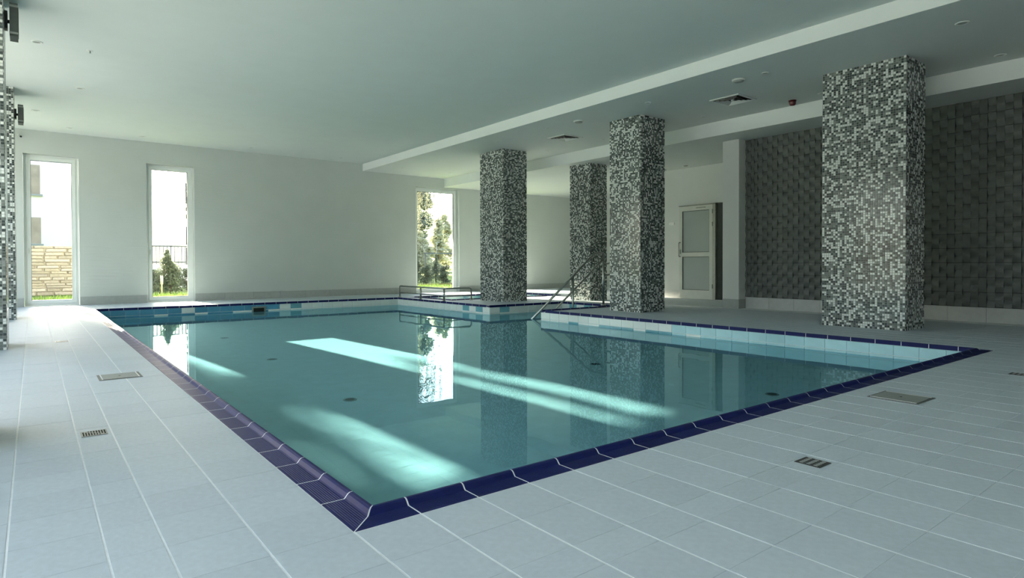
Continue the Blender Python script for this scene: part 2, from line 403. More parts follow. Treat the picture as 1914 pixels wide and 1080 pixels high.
# sculpted dark tiles on the right wall: four strips per tile, bulging in turn
TW, TH = 0.365, 0.1983
def relief_mesh(w, h, phase):
    b = MB(); ns = 4; n = 8; g = .0026
    for sidx in range(ns):
        y0 = -w/2+g+(w-2*g)*sidx/ns; y1 = -w/2+g+(w-2*g)*(sidx+1)/ns
        y0 += .0011; y1 -= .0011
        def off(t): return -(0.003+0.027*(math.sin(math.pi*t) if (sidx+phase)%2 == 0 else abs(math.cos(math.pi*t))))
        for k in range(n):
            t0,t1 = k/n,(k+1)/n; z0 = g+(h-2*g)*t0; z1 = g+(h-2*g)*t1
            b.quad([(off(t0),y1,z0),(off(t0),y0,z0),(off(t1),y0,z1),(off(t1),y1,z1)])
            b.quad([(0,y0,z0),(0,y0,z1),(off(t1),y0,z1),(off(t0),y0,z0)])
            b.quad([(0,y1,z1),(0,y1,z0),(off(t0),y1,z0),(off(t1),y1,z1)])
        b.quad([(0,y0,g),(off(0),y0,g),(off(0),y1,g),(0,y1,g)]); b.quad([(0,y0,h-g),(0,y1,h-g),(off(1),y1,h-g),(off(1),y0,h-g)])
    return b.mesh('relief_tile', M['dark_tile'])
rm = relief_mesh(TW, TH, 0)
ylines = [1.226+TW*k for k in range(9)]
rest = relief_mesh(0.252, TH, 0)
for r_ in range(14):
    z = .204+TH*r_
    for k in range(-7,8):
        obj('wall_tile', rm, wall_right, (XT+.03, 1.226+TW*(k+.5), z))
    obj('wall_tile', rest, wall_right, (XT+.03, 1.226+TW*8+.126, z))

# ------------------------------------------------------------------ pool basins, coping, wall tiles
def coping_mesh(L, m0=False, m1=False, w=CW):
    """runs along +x from 0 to L, outer edge y=0, inner edge y=w; ribbed outer strip, raised inner lip"""
    g = .0028
    prof = [(0,-.012),(0,0)]
    nr = 9; ww = .074/nr
    for k in range(nr): prof += [(.003+ww*k+ww*.15,.0008),(.003+ww*k+ww*.65,.0008),(.003+ww*k+ww*.8,-.0004),(.003+ww*(k+1),-.0004)]
    prof += [(.082,.003),(.092,.015),(.100,.0195),(w-.002,.0195),(w,.016),(w,-.022),(w-.02,-.022)]
    b = MB(); n = len(prof)
    for (y,z) in prof: b.v.append((g+(y if m0 else 0),y,z))
    for (y,z) in prof: b.v.append((L-g-(y if m1 else 0),y,z))
    for k in range(n-1):
        b.f.append((k,n+k,n+k+1,k+1)); b.mi.append(0); b.sm.append(False)
    b.f.append(tuple(range(n))); b.mi.append(0); b.sm.append(False)
    b.f.append(tuple(reversed(range(n,2*n)))); b.mi.append(0); b.sm.append(False)
    # white joint just below the profile, showing in the gaps
    o = .0022
    for s0,s1 in ((-g,g),):
        i0 = len(b.v)
        jp = [(0,-.012),(0,.0003),(.079,.0003),(.0825,.0030),(.0925,.0150),(.1003,.0194),(w-.0022,.0194),(w-.0003,.0158),(w-.0003,-.022)]
        def mx(yv, e): 
            if e == 0 and m0: return yv
            if e == 1 and m1: return -yv
            return 0
        e = 0 if s0 < L/2 else 1
        for (y,z) in jp: b.v.append((s0+mx(y,e),y,z))
        for (y,z) in jp: b.v.append((s1+mx(y,e),y,z))
        for k in range(len(jp)-1):
            b.f.append((i0+k,i0+len(jp)+k,i0+len(jp)+k+1,i0+k+1)); b.mi.append(1); b.sm.append(False)
    return b.mesh('coping_tile', [M['cobalt'], M['joint']])
_cm = {}
def run_coping(parent, p0, p1, pitch, m0=True, m1=True):
    """pool interior lies to the left of p0->p1"""
    d = Vector(p1)-Vector(p0); L = d.length; rz = math.atan2(d.y,d.x); d.normalize()
    n = int(L/pitch+.12); 
    for k in range(n):
        t0 = k*pitch; t1 = (k+1)*pitch if k < n-1 else L
        a = m0 and k == 0; c = m1 and k == n-1
        key = (round(t1-t0,4),a,c)
        if key not in _cm: _cm[key] = coping_mesh(t1-t0,a,c)
        p = Vector(p0)+d*t0
        obj('coping_tile', _cm[key], parent, (p.x,p.y,0), rz)
basin = struct(empty('pool_basin'))
# shell: walls and floor of the main pool and notch (grout colour), built outside the tile faces
sh = MB(); t = .20; wi = CW-.006
def shell_wall(b, x0,y0,x1,y1): b.box(x0,y0,ZF-.15,x1,y1,-.014)
i0, j0, i1, j1 = wi, wi, PX-wi, PY-wi
sh.box(-.05,-.05,ZF-.15,NX+.05,PY+.05,ZF-.0015)
shell_wall(sh,-.02,0,i0,PY); shell_wall(sh,i0,0,i1,j0); shell_wall(sh,i0,j1,i1,PY)
shell_wall(sh,i1,0,PX+.02,NY0+wi); shell_wall(sh,i1,NY1-wi,PX+.02,PY)
shell_wall(sh,PX+.02,NY0-.02,NX,NY0+wi); shell_wall(sh,PX+.02,NY1-wi,NX,NY1+.02); shell_wall(sh,NX-wi,NY0+wi,NX+.02,NY1-wi)
sh.build('shell', M['pool_grout'], basin)
run_coping(basin,(0,0,0),(PX,0,0),W1); run_coping(basin,(PX,0,0),(PX,NY0,0),W2,True,False)
run_coping(basin,(PX,PY,0),(0,PY,0),W1); run_coping(basin,(0,PY,0),(0,0,0),W2)
# note: on the notch the reflex corners are butt joints
run_coping(basin,(PX-CW,NY0,0),(NX,NY0,0),W1,False,True); run_coping(basin,(NX,NY0,0),(NX,NY1,0),W2); run_coping(basin,(NX,NY1,0),(PX-CW,NY1,0),W1,True,False)
run_coping(basin,(PX,NY1,0),(PX,PY,0),W2,False,True)
# wall tiles: two visible rows built one by one, the rows below joined
_tm = {}
def tile_mesh(w,h,mt):
    key = (round(w,4),round(h,4),mt)
    if key not in _tm:
        b = MB(); e=.0018; d=.006
        v = [(e,0,e),(w-e,0,e),(w-e,0,h-e),(e,0,h-e)]; o=.0014
        top = [(e+o,d,e+o),(w-e-o,d,e+o),(w-e-o,d,h-e-o),(e+o,d,h-e-o)]
        b.v = v+top
        for q in ((4,7,6,5),(0,4,5,1),(1,5,6,2),(2,6,7,3),(3,7,4,0)): b.f.append(q); b.mi.append(0); b.sm.append(False)
        _tm[key] = b.mesh('wall_tile', M[mt])
    return _tm[key]
ROWS = [(-.127,.105),(-.252,.123)]
def wall_tiles(parent, p0, p1, pick, pitch=.2245, below=True):
    """faces to the left of p0->p1; pick(row, s0, s1) -> material key"""
    d = Vector((p1[0]-p0[0],p1[1]-p0[1],0)); L = d.length; rz = math.atan2(d.y,d.x); d.normalize()
    n = max(1,round(L/pitch)); w = L/n
    for row,(z,h) in enumerate(ROWS):
        for k in range(n):
            p = Vector((*p0,0))+d*(w*k)
            obj('wall_tile', tile_mesh(w,h,pick(row,k*w,(k+1)*w)), parent, (p.x,p.y,z), rz)
    if below:
        nl = Vector((-d.y,d.x,0)); zz = -.255
        while zz > ZF+.02:
            z0 = max(zz-.118,ZF)
            for k in range(n):
                c = [Vector((*p0,0))+d*(w*k+.002)+nl*.005, Vector((*p0,0))+d*(w*(k+1)-.002)+nl*.005]
                below_mb.quad([(c[0].x,c[0].y,z0+.003),(c[1].x,c[1].y,z0+.003),(c[1].x,c[1].y,zz),(c[0].x,c[0].y,zz)])
            zz -= .121
below_mb = MB()
def in_any(c, L): return any(a<=c<=b for a,b in L)
# far wall (faces -y): run from right to left so that the face looks towards -y
def pick_far(row,s0,s1):
    x = i1-(s0+s1)/2
    if row == 0:
        if x < 3.24: return 'tw' if in_any(x,[(1.40,1.62)]) else 'tb'
        return 'tt' if in_any(x,[(3.62,3.85)]) else 'tw'
    if x < 3.0: return 'tw' if in_any(x,[(1.1,1.34),(1.71,1.93),(2.5,2.74)]) else 'tb'
    return 'tw'
wall_tiles(basin,(i1,j1),(i0,j1),pick_far)
def pick_right(row,s0,s1):                       # right wall, run +y, faces -x
    y = j0+(s0+s1)/2
    if row == 0: return 'tl' if y < 3.53 else 'tw'
    if in_any(y,[(5.37,5.60),(4.5,4.74),(4.07,4.3),(3.52,3.86)]): return 'tt'
    if y < 3.5: return 'tw' if in_any(y,[(2.98,3.22)]) else 'tl'
    return 'tw'
wall_tiles(basin,(i1,j0),(i1,NY0+wi),pick_right)
def pick_plat(row,s0,s1):
    y = NY1-wi+(s0+s1)/2
    return 'tt' if row == 0 and in_any(y,[(7.93,8.14),(8.47,8.70)]) else 'tw'
wall_tiles(basin,(i1,NY1-wi),(i1,j1),pick_plat)
def pick_platf(row,s0,s1):                       # notch far side, faces -y
    x = NX-wi-(s0+s1)/2
    if row == 0: return 'tt' if in_any(x,[(6.22,6.45)]) else 'tw'
    return 'tt' if in_any(x,[(7.42,7.66)]) else 'tw'
wall_tiles(basin,(NX-wi,NY1-wi),(i1,NY1-wi),pick_platf)
def pick_end(row,s0,s1): return 'tt' if row == 0 and int(s0/.21)%2 == 1 else 'tw'
wall_tiles(basin,(NX-wi,NY0+wi),(NX-wi,NY1-wi),pick_end)
wall_tiles(basin,(i1,NY0+wi),(NX-wi,NY0+wi),lambda r,a,b:'tw')
wall_tiles(basin,(i0,j1),(i0,j0),lambda r,a,b:'tb' if a<2 else 'tl',pitch=.239)
wall_tiles(basin,(i0,j0),(i1,j0),lambda r,a,b:'tl')
tag(below_mb.build('lower_wall_tiles', M['pool_floor'], basin), kind='stuff')
pf = MB()                                        # floor tiles 24 x 12 cm, joined
def floor_tiles(mb, x0,y0,x1,y1,z):
    nx = max(1,round((x1-x0)/.2395)); ny = max(1,round((y1-y0)/.1195)); a=(x1-x0)/nx; b=(y1-y0)/ny
    for i in range(nx):
        for j in range(ny):
            p,q = x0+a*i,y0+b*j; e=.0022
            mb.quad([(p+e,q+e,z),(p+a-e,q+e,z),(p+a-e,q+b-e,z),(p+e,q+b-e,z)])
floor_tiles(pf,i0,j0,i1,j1,ZF); floor_tiles(pf,i1,NY0+wi,NX-wi,NY1-wi,ZF)
tag(pf.build('pool_floor_tiles', M['pool_floor'], basin), kind='stuff')
for k in range(3):                               # entry steps in the notch
    MB().box(NX-wi-.42*(k+1),NY0+wi+.001,ZF,NX-wi-.42*k,NY1-wi-.001,-.28-.13*k).build('step', M['pool_floor'], basin)

def water_sheet(name, quads, label):
    b = MB()
    for q in quads: b.quad(q)
    o = b.build(name, M['water']); o.data.polygons.foreach_set('use_smooth', [True]*len(o.data.polygons))
    o.cycles.is_caustics_caster = True
    return tag(o, label, 'water', kind='stuff')
e0,f0_,e1,f1 = i0+.003,j0+.003,i1-.003,j1-.003; n0,n1,nx = NY0+wi+.003,NY1-wi-.003,NX-wi-.003
wq = MB(); wq.v = [(e0,f0_,ZW),(e1,f0_,ZW),(e1,n0,ZW),(nx,n0,ZW),(nx,n1,ZW),(e1,n1,ZW),(e1,f1,ZW),(e0,f1,ZW)]
wq.f = [(0,1,2,3,4,5,6,7)]; wq.mi=[0]; wq.sm=[True]
wobj = wq.build('pool_water', M['water']); wobj.cycles.is_caustics_caster = True
tag(wobj, 'still clear teal water filling the large swimming pool', 'water', kind='stuff')

# small pool on the platform
sb = struct(empty('small_pool_basin'))
a0,b0,a1,b1 = SX0+wi,SY0+wi,SX1-wi,SY1-wi
s2 = MB()
s2.box(SX0-.02,SY0-.02,ZF-.1,SX1+.02,SY1+.02,ZF-.012)
for r4 in ((SX0-.02,SY0,a0,SY1),(a0,SY0,a1,b0),(a0,b1,a1,SY1),(a1,SY0,SX1+.02,SY1)): shell_wall(s2,*r4)
s2.build('shell', M['pool_grout'], sb)
for (p,q,pt) in (((SX0,SY0,0),(SX1,SY0,0),W1),((SX1,SY0,0),(SX1,SY1,0),W2),((SX1,SY1,0),(SX0,SY1,0),W1),((SX0,SY1,0),(SX0,SY0,0),W2)): run_coping(sb,p,q,pt)
below_mb = MB()
wall_tiles(sb,(a1,b1),(a0,b1),lambda r,a,b:'tb' if r == 0 and int(a/.224)%5 == 2 else 'tt')
wall_tiles(sb,(a1,b0),(a1,b1),lambda r,a,b:('tl','tw')[int(a/.224)%2])
wall_tiles(sb,(a0,b1),(a0,b0),lambda r,a,b:'tw'); wall_tiles(sb,(a0,b0),(a1,b0),lambda r,a,b:'tw')
tag(below_mb.build('lower_wall_tiles', M['pool_floor'], sb), kind='stuff')
pf2 = MB(); floor_tiles(pf2,a0,b0,a1,b1,ZF); tag(pf2.build('pool_floor_tiles', M['pool_floor'], sb), kind='stuff')
water_sheet('small_pool_water', [[(a0+.003,b0+.003,ZW),(a1-.003,b0+.003,ZW),(a1-.003,b1-.003,ZW),(a0+.003,b1-.003,ZW)]], 'water in the small basin behind the low guard rail')
for o in list(basin.children)+list(sb.children):
    if o.name.split('.')[0] in ('pool_floor_tiles','lower_wall_tiles','step','wall_tile','shell'): o.cycles.is_caustics_receiver = True

# ------------------------------------------------------------------ mosaic columns
def mosaic_mesh(w, d, h, seed, pitch=0.0272):
    rnd = random.Random(seed); V=[]; F=[]; MI=[]
    sides = [((-w/2,-d/2),(1,0),w),((w/2,-d/2),(0,1),d),((w/2,d/2),(-1,0),w),((-w/2,d/2),(0,-1),d)]
    nz = round(h/pitch); pz = h/nz; g=.0016; dp=.0035; o=.0011
    for (ox,oy),(ux,uy),L in sides:
        n = round(L/pitch); p = L/n; nx_,ny_ = uy,-ux
        for i in range(n):
            s0,s1 = i*p+g,(i+1)*p-g
            for j in range(nz):
                z0,z1 = j*pz+g,(j+1)*pz-g; k=len(V)
                for (s,z) in ((s0,z0),(s1,z0),(s1,z1),(s0,z1)): V.append((ox+ux*s,oy+uy*s,z))
                for (s,z) in ((s0+o,z0+o),(s1-o,z0+o),(s1-o,z1-o),(s0+o,z1-o)): V.append((ox+ux*s+nx_*dp,oy+uy*s+ny_*dp,z))
                r_ = rnd.random(); mi = 0 if r_ < .33 else (1 if r_ < .60 else (2 if r_ < .69 else 3))
                F += [(k+4,k+5,k+6,k+7),(k,k+1,k+5,k+4),(k+1,k+2,k+6,k+5),(k+2,k+3,k+7,k+6),(k+3,k,k+4,k+7)]; MI += [mi]*5
    me = bpy.data.meshes.new('mosaic_tiles'); me.from_pydata(V,[],F)
    for key in ('mos_w','mos_g','mos_l','mos_d'): me.materials.append(M[key])
    me.polygons.foreach_set('material_index',MI); me.update(); return me
_mc = {}
def column(x0,y0,x1,y1,h,label,seed,group=None):
    w,d = x1-x0-.007,y1-y0-.007; r = empty('mosaic_column',((x0+x1)/2,(y0+y1)/2,0))
    tag(r,label,'column',group)
    MB().box(-w/2,-d/2,0,w/2,d/2,h).build('grout_core',M['mos_grout'],r)
    key=(round(w,3),round(d,3),h)
    if key not in _mc: _mc[key]=mosaic_mesh(w,d,h,seed)
    tag(obj('mosaic_tiles',_mc[key],r),kind='stuff'); return r
column(7.30,1.13,7.88,2.10,ZL,'wide grey and white mosaic column nearest the camera on the right',1)
column(7.05,4.90,7.67,5.58,ZL,'mosaic column beside the stair handrail and the glazed door',2)
column(7.05,8.60,7.69,9.45,ZL,'mosaic column beside the low guard rail at the pool corner',3)
column(8.75,7.75,9.28,8.38,ZS,'short dark mosaic column seen behind the stair handrail',4)
column(-1.50,5.77,-0.95,6.35,ZC,'mosaic column at the left edge carrying the upper loudspeaker',5)
column(-1.50,9.85,-0.95,10.43,ZC,'farther mosaic column at the left edge, next to the corner window',5)
column(-1.50,1.69,-0.95,2.27,ZC,'mosaic column beside the left deck just outside the view',5)
column(-1.50,-2.40,-0.95,-1.82,ZC,'mosaic column beside the camera, outside the view',5)

# ------------------------------------------------------------------ windows
def window(name, x0, x1, h, y, handle=True, fw=.062):
    r = struct(empty(name,((x0+x1)/2,y,0))); w=(x1-x0)/2-.004; h=h-.004
    def ring(a,b,z0,z1,t,y0,y1):
        return MB().box(-a,y0,z0,-a+t,y1,z1).box(a-t,y0,z0,a,y1,z1).box(-a+t,y0,z0,a-t,y1,z0+t).box(-a+t,y0,z1-t,a-t,y1,z1)
    ring(w,0,.002,h,.045,0,.07).build('window_frame',M['pvc'],r)
    sh_=ring(w-.047,0,.049,h-.047,fw,-.016,.055).build('sash',M['pvc'],r)
    e=w-.047-fw
    ring(e,0,.049+fw,h-.047-fw,.006,-.010,.03).build('gasket',M['seal'],sh_)
    MB().box(-e+.004,.012,.049+fw+.004,e-.004,.024,h-.047-fw-.004).build('pane',M['glass'],r)
    if handle:
        MB().box(-w+.065,-.03,1.05,-w+.085,-.016,1.12).box(-w+.068,-.05,1.02,-w+.082,-.03,1.13).build('window_handle',M['plast'],sh_)
    return r
for i,(a,b,h) in enumerate(WIN): window('window_%d'%(i+1),a,b,h,YW1+.14,i<2)
def side_window(name,y0,y1):
    r = struct(empty(name,(XW0-.2,(y0+y1)/2,0))); w=(y1-y0)/2-.003; h=2.946
    b=MB().box(0,-w,.002,.07,-w+.07,h).box(0,w-.07,.002,.07,w,h).box(0,-w+.07,.002,.07,w-.07,.072).box(0,-w+.07,h-.07,.07,w-.07,h).box(0,-.035,.072,.07,.035,h-.07)
    b.build('window_frame',M['pvc'],r)
    for s in (-1,1):
        a,c = sorted((s*.037,s*(w-.072)))
        MB().box(.03,a,.074,.04,c,h-.072).build('pane',M['glass'],r)
for i,(a,b) in enumerate(BAYS): side_window('window_%d'%(i+5),a,b)
# light portals that guide daylight sampling through the real openings
def portal(loc,rot,sx,sy):
    l=bpy.data.lights.new('daylight_portal','AREA'); l.shape='RECTANGLE'; l.size=sx; l.size_y=sy; l.cycles.is_portal=True
    o=bpy.data.objects.new('daylight_portal',l); COL.objects.link(o); o.location=loc; o.rotation_euler=rot
for (a,b,h) in WIN: portal(((a+b)/2,YW1+.3,h/2),(R(-90),0,0),b-a,h)
for (a,b) in BAYS: portal((XW0-.3,(a+b)/2,1.475),(0,R(-90),0),2.95,b-a)

# ------------------------------------------------------------------ glazed door, sign
dr = struct(empty('door_1',(XD,6.70,0)))          # local y: -0.44 (hinge side) .. +0.44 (handle side)
y0,y1,hh = -.444,.437,2.10
leaf = MB()
leaf.box(-.07,y0,.004,-.01,y0+.085,hh); leaf.box(-.07,y1-.085,.004,-.01,y1,hh)
leaf.box(-.07,y0+.085,.004,-.01,y1-.085,.20); leaf.box(-.07,y0+.085,.95,-.01,y1-.085,1.05); leaf.box(-.07,y0+.085,hh-.11,-.01,y1-.085,hh)
lf = leaf.build('door_leaf',M['door_w'],dr)
for (z0,z1) in ((.20,.95),(1.05,hh-.11)):
    g=MB().box(-.048,y0+.085,z0,-.032,y1-.085,z1).build('pane',M['frost'],lf)
    e=.008; MB().box(-.066,y0+.085,z0,-.05,y0+.085+e,z1).box(-.066,y1-.085-e,z0,-.05,y1-.085,z1).box(-.066,y0+.085+e,z0,-.05,y1-.085-e,z0+e).box(-.066,y0+.085+e,z1-e,-.05,y1-.085-e,z1).build('gasket',M['seal'],lf)
MB().tube([(-.07,y1-.03,1.28),(-.115,y1-.03,1.28),(-.128,y1-.03,1.265),(-.128,y1-.03,.975),(-.115,y1-.03,.96),(-.07,y1-.03,.96)],.011,8).build('pull_handle',M['steel_d'],lf)
MB().box(-.075,y1-.05,1.02,-.07,y1-.015,1.12).box(-.082,y1-.038,1.05,-.075,y1-.028,1.09).build('lock_plate',M['steel_d'],lf)
MB().box(-.085,y0+.18,hh-.06,-.07,y0+.42,hh-.045).build('closer_rail',M['steel_d'],lf)
fr = MB().box(-.075,y0-.075,.002,.02,y0-.004,hh+.02).box(-.075,y0-.075,hh+.004,.02,y1+.012,hh+.02)
fr.build('door_frame',M['alu'],dr)
for z in (.25,1.62,1.9): MB().tube([(-.082,y0-.006,z),(-.082,y0-.006,z+.09)],.011,8).build('hinge',M['steel_d'],dr)
MB().box(-.02,y0-.5,.002,.0,y0-.08,hh+.02).build('opening_shade_sheet',M['seal'],dr)  # dark sheet standing in for the unlit opening beside the leaf
sg = tag(MB().box(-.012,-.075,-.03,0,.075,.03).build('wall_sign',M['white'],None,(XD-.001,7.40,1.73)),'small white plate on the wall left of the glazed door','sign')

# ------------------------------------------------------------------ ceiling fittings
def downlight(x,y,z,label,r=.05,group='recessed ceiling downlights'):
    o = tag(empty('downlight',(x,y,z)),label,'downlight',group)
    MB().lathe([(r*.62,-.002),(r*.66,-.007),(r*.95,-.006),(r,-.001),(r,0)]).build('trim_ring',M['plast'],o)
    MB().lathe([(r*.2,-.004),(r*.6,-.0035),(r*.62,-.001)]).build('lens',M['lens'],o)
    return o
downlight(-.69,7.35,ZC,'recessed downlight in front of the upper loudspeaker, left edge of ceiling',.06)
downlight(-.18,9.35,ZC,'recessed downlight alone between the two loudspeakers and the left window',.06)
downlight(-.69,11.37,ZC,'recessed downlight beside the farther loudspeaker',.06)
downlight(-.17,12.66,ZC,'recessed downlight above the leftmost corner window',.06)
downlight(1.03,12.74,ZC,'recessed downlight above the second window from the left',.06)
downlight(3.11,12.70,ZC,'recessed downlight along the back wall, right of the second window',.06)
downlight(5.22,12.74,ZC,'recessed downlight by the back wall just left of the ceiling step',.06)
downlight(6.69,.41,ZL,'recessed downlight at top right, left of the widest mosaic column',.065)
downlight(6.63,2.50,ZL,'recessed downlight between the round detector and the ceiling step, right side',.045)
downlight(6.59,4.36,ZL,'recessed downlight in front of the mosaic column by the handrail',.05)
downlight(6.53,6.60,ZL,'recessed downlight left of the farther square ceiling diffuser',.04)
downlight(6.55,8.11,ZL,'recessed downlight just above the column beside the guard rail',.05)
downlight(6.62,12.24,ZL,'recessed downlight by the back wall just right of the ceiling step',.055)
downlight(8.01,12.22,ZL,'recessed downlight above the window with trees',.055)
downlight(8.19,.47,ZL,'recessed downlight above the dark tiled wall at far right',.06)
downlight(8.17,2.52,ZL,'recessed downlight tucked behind the widest mosaic column',.06)
downlight(8.01,4.38,ZL,'recessed downlight between the nearer diffuser and the handrail column',.05)
downlight(8.03,6.66,ZL,'recessed downlight right of the farther square ceiling diffuser',.05)
downlight(8.00,8.25,ZL,'recessed downlight right of the column beside the guard rail',.05)
downlight(10.99,6.55,ZS,'recessed downlight above the glazed door',.05)
def detector(x,y,z,label,r=.085):
    o = tag(empty('smoke_detector',(x,y,z)),label,'detector')
    MB().lathe([(r*.3,-.034),(r*.72,-.030),(r*.8,-.018)]).build('sensor_dome',M['greyp'],o)
    MB().lathe([(r*.8,-.018),(r*.97,-.016),(r,-.008),(r,0)]).build('detector_base',M['plast'],o)
detector(6.62,2.87,ZL,'round white detector between the nearer diffuser and the ceiling step')
detector(6.58,5.85,ZL,'round white detector near the farther ceiling diffuser')
detector(10.68,6.70,ZS,'small round sensor on the low ceiling above the door',.06)
o = tag(empty('sprinkler_head',(-.18,7.34,ZC)),'tiny sprinkler head on the ceiling right of the first downlight','sprinkler')
MB().lathe([(.03,-.004),(.035,-.001),(.035,0)]).build('rosette',M['plast'],o); MB().lathe([(.008,-.03),(.009,-.006),(.012,-.003)]).build('nozzle',M['steel_d'],o)
def diffuser(x,y,z,label,s=.24):
    o = tag(empty('air_diffuser',(x,y,z)),label,'air vent','square ceiling air diffusers')
    f=.035
    MB().box(-s,-s,-.012,s,-s+f,0).box(-s,s-f,-.012,s,s,0).box(-s,-s+f,-.012,-s+f,s-f,0).box(s-f,-s+f,-.012,s,s-f,0).build('frame',M['plast'],o)
    MB().box(-s+f,-s+f,-.003,s-f,s-f,-.001).build('dark_plenum',M['dark'],o)
    k=s-f-.012
    while k > .05:
        b=MB(); q=k-.030
        for (sx,sy) in ((1,0),(-1,0),(0,1),(0,-1)):
            # one sloping blade per side, forming a square ring
            if sx: b.quad([(sx*k,-k,-.024),(sx*k,k,-.024),(sx*q,q,-.005),(sx*q,-q,-.005)]).quad([(sx*k,-k,-.0255),(sx*q,-q,-.0065),(sx*q,q,-.0065),(sx*k,k,-.0255)])
            else: b.quad([(-k,sy*k,-.024),(k,sy*k,-.024),(q,sy*q,-.005),(-q,sy*q,-.005)]).quad([(-k,sy*k,-.0255),(-q,sy*q,-.0065),(q,sy*q,-.0065),(k,sy*k,-.0255)])
        b.build('louvre_ring',M['plast'],o); k -= .048
    MB().box(-.022,-.022,-.022,.022,.022,-.003).build('centre_plate',M['plast'],o)
diffuser(7.45,3.48,ZL,'square white ceiling air diffuser beside the red alarm')
diffuser(7.33,7.00,ZL,'square white ceiling air diffuser between the two farther columns')
diffuser(10.76,7.55,ZS,'ceiling air diffuser half hidden behind the handrail column',.2)
o = tag(empty('alarm_beacon',(8.2,2.97,ZL)),'small dark red round alarm sounder on the lower ceiling','alarm')
MB().lathe([(.02,-.078),(.036,-.074),(.047,-.058),(.05,-.03),(.052,-.012)]).build('red_dome',M['red'],o); MB().lathe([(.056,-.012),(.058,-.002),(.056,0)]).build('base_ring',M['red'],o)

# ------------------------------------------------------------------ loudspeakers and camera on the left
def speaker(y,ztop,zbot,label):
    h=ztop-zbot
    o = tag(empty('loudspeaker',(-0.95,y,zbot)),label,'loudspeaker','wall loudspeakers on the left columns')
    MB().box(.042,-.10,0,.106,.10,h).build('cabinet',M['spk'],o)
    for z in (.02,h-.04): MB().box(.040,-.104,z,.108,-.10,z+.02).build('end_trim',M['steel_d'],o)
    MB().box(.106,-.085,.03,.110,.085,h-.03).build('grille',M['dark_metal'],o)
    MB().box(.0005,-.05,h*.25,.026,.05,h*.78).build('wall_plate',M['dark_metal'],o)
    MB().tube([(.02,0,h*.5),(.046,0,h*.5)],.018,10).build('bracket_arm',M['dark'],o)
speaker(6.06,3.34,3.02,'dark grey loudspeaker on the nearer left column, top left corner')
speaker(10.12,3.19,2.92,'dark grey loudspeaker on the farther left column')
o = tag(empty('security_camera',(-.93,13.297,3.27)),'tiny dome security camera in the corner above the leftmost window','camera')
MB().box(-.03,-.03,-.02,.03,0,.02).build('mount',M['plast'],o); MB().tube([(0,-.03,-.01),(.02,-.10,-.035)],[.022,.024],10).build('camera_body',M['plast'],o)
MB().tube([(.02,-.10,-.035),(.0215,-.106,-.037)],.019,10).build('lens',M['dark'],o)

# ------------------------------------------------------------------ handrail at the stairs
hr = tag(empty('stair_handrail',(7.86,6.5,0)),'stainless double stair handrail sloping into the pool','handrail')
def hp(x,z): return (x-7.86,0,z)
rr=.021
MB().tube([hp(5.90,-.30),hp(7.50,.905),hp(7.60,.975),hp(7.66,.998),hp(7.72,1.005),hp(7.86,1.005)],rr,12).build('top_rail',M['steel'],hr)
MB().tube([hp(6.28,-.27),hp(7.53,.645),hp(7.84,.872)],rr*.8,10).build('lower_rail',M['steel'],hr)
MB().tube([hp(7.86,.008),hp(7.86,1.005)],rr,12).build('post',M['steel'],hr)
MB().tube([hp(7.06,-.40),hp(7.06,.575)],rr,12).build('post',M['steel'],hr)
MB().lathe([(.05,.0),(.05,.02),(.03,.026)],0,0,16).build('base_flange',M['steel'],hr)
MB().tube([hp(7.86,.80),hp(7.98,.80),hp(8.20,.86)],rr*.8,10).build('rail_end',M['steel'],hr)
MB().tube([hp(7.86,.58),hp(7.98,.58),hp(8.20,.64)],rr*.8,10).build('rail_end',M['steel'],hr)

# low guard rail round the corner of the small pool
gr = tag(empty('guard_rail',(6.27,9.62,0)),'low L-shaped stainless guard rail beside the small basin','guard rail')
pts=[(0,2.12,.005),(0,2.12,.245),(0,2.105,.265),(0,2.08,.272),(0,.03,.272),(.03,0,.272),(.60,0,.272),(.635,0,.262),(.655,0,.235),(.655,0,.005)]
MB().tube(pts,.018,12).build('top_rail',M['steel'],gr)
MB().tube([(0,2.12,.115),(0,.03,.115),(.03,0,.115),(.655,0,.115)],.012,10).build('mid_rail',M['steel'],gr)
for (a,b) in ((0,1.10),(0,.08)):
    MB().tube([(a,b,.005),(a,b,.272)],.022,12).build('post',M['steel'],gr)
for (a,b) in ((0,2.12),(0,1.10),(0,.08),(.655,0)): MB().lathe([(.042,.0),(.042,.012),(.025,.018)],a,b,16).build('base_flange',M['steel'],gr)

# ------------------------------------------------------------------ drains and plates in the deck
def slot_drain(x0,y0,x1,y1,label):
    w,d = x1-x0,y1-y0; o = tag(empty('floor_drain',((x0+x1)/2,(y0+y1)/2,0)),label,'drain','slotted floor drains')
    MB().box(-w/2,-d/2,.0005,w/2,d/2,.003).build('frame_plate',M['steel_d'],o)
    n=9; p=w*.92/n
    for i in range(n):
        x=-w*.46+p*(i+.5); t=i/(n-1); cut=-d*.42+d*.84*(1-t)
        for (a,b) in ((-d*.42,cut-.006),(cut+.006,d*.42)):
            if b-a>.008: MB().box(x-p*.27,a,.003,x+p*.27,b,.0036).build('slot',M['dark'],o)
slot_drain(-.581,1.735,-.478,1.835,'slotted steel floor drain nearest the camera on the left deck')
slot_drain(-.575,6.19,-.465,6.29,'slotted steel floor drain farther along the left deck')
def grate(x0,y0,x1,y1,label):
    w,d = x1-x0,y1-y0; o = tag(empty('floor_drain',((x0+x1)/2,(y0+y1)/2,0)),label,'drain','dark floor drains in the front deck')
    MB().box(-w/2,-d/2,.0005,w/2,d/2,.0025).build('frame_plate',M['dark_metal'],o)
    for i in range(5):
        for j in range(3):
            x=-w*.36+w*.18*i; y=-d*.28+d*.28*j
            MB().box(x-w*.05,y-d*.07,.0025,x+w*.05,y+d*.07,.0036).build('rib',M['greyp'],o)
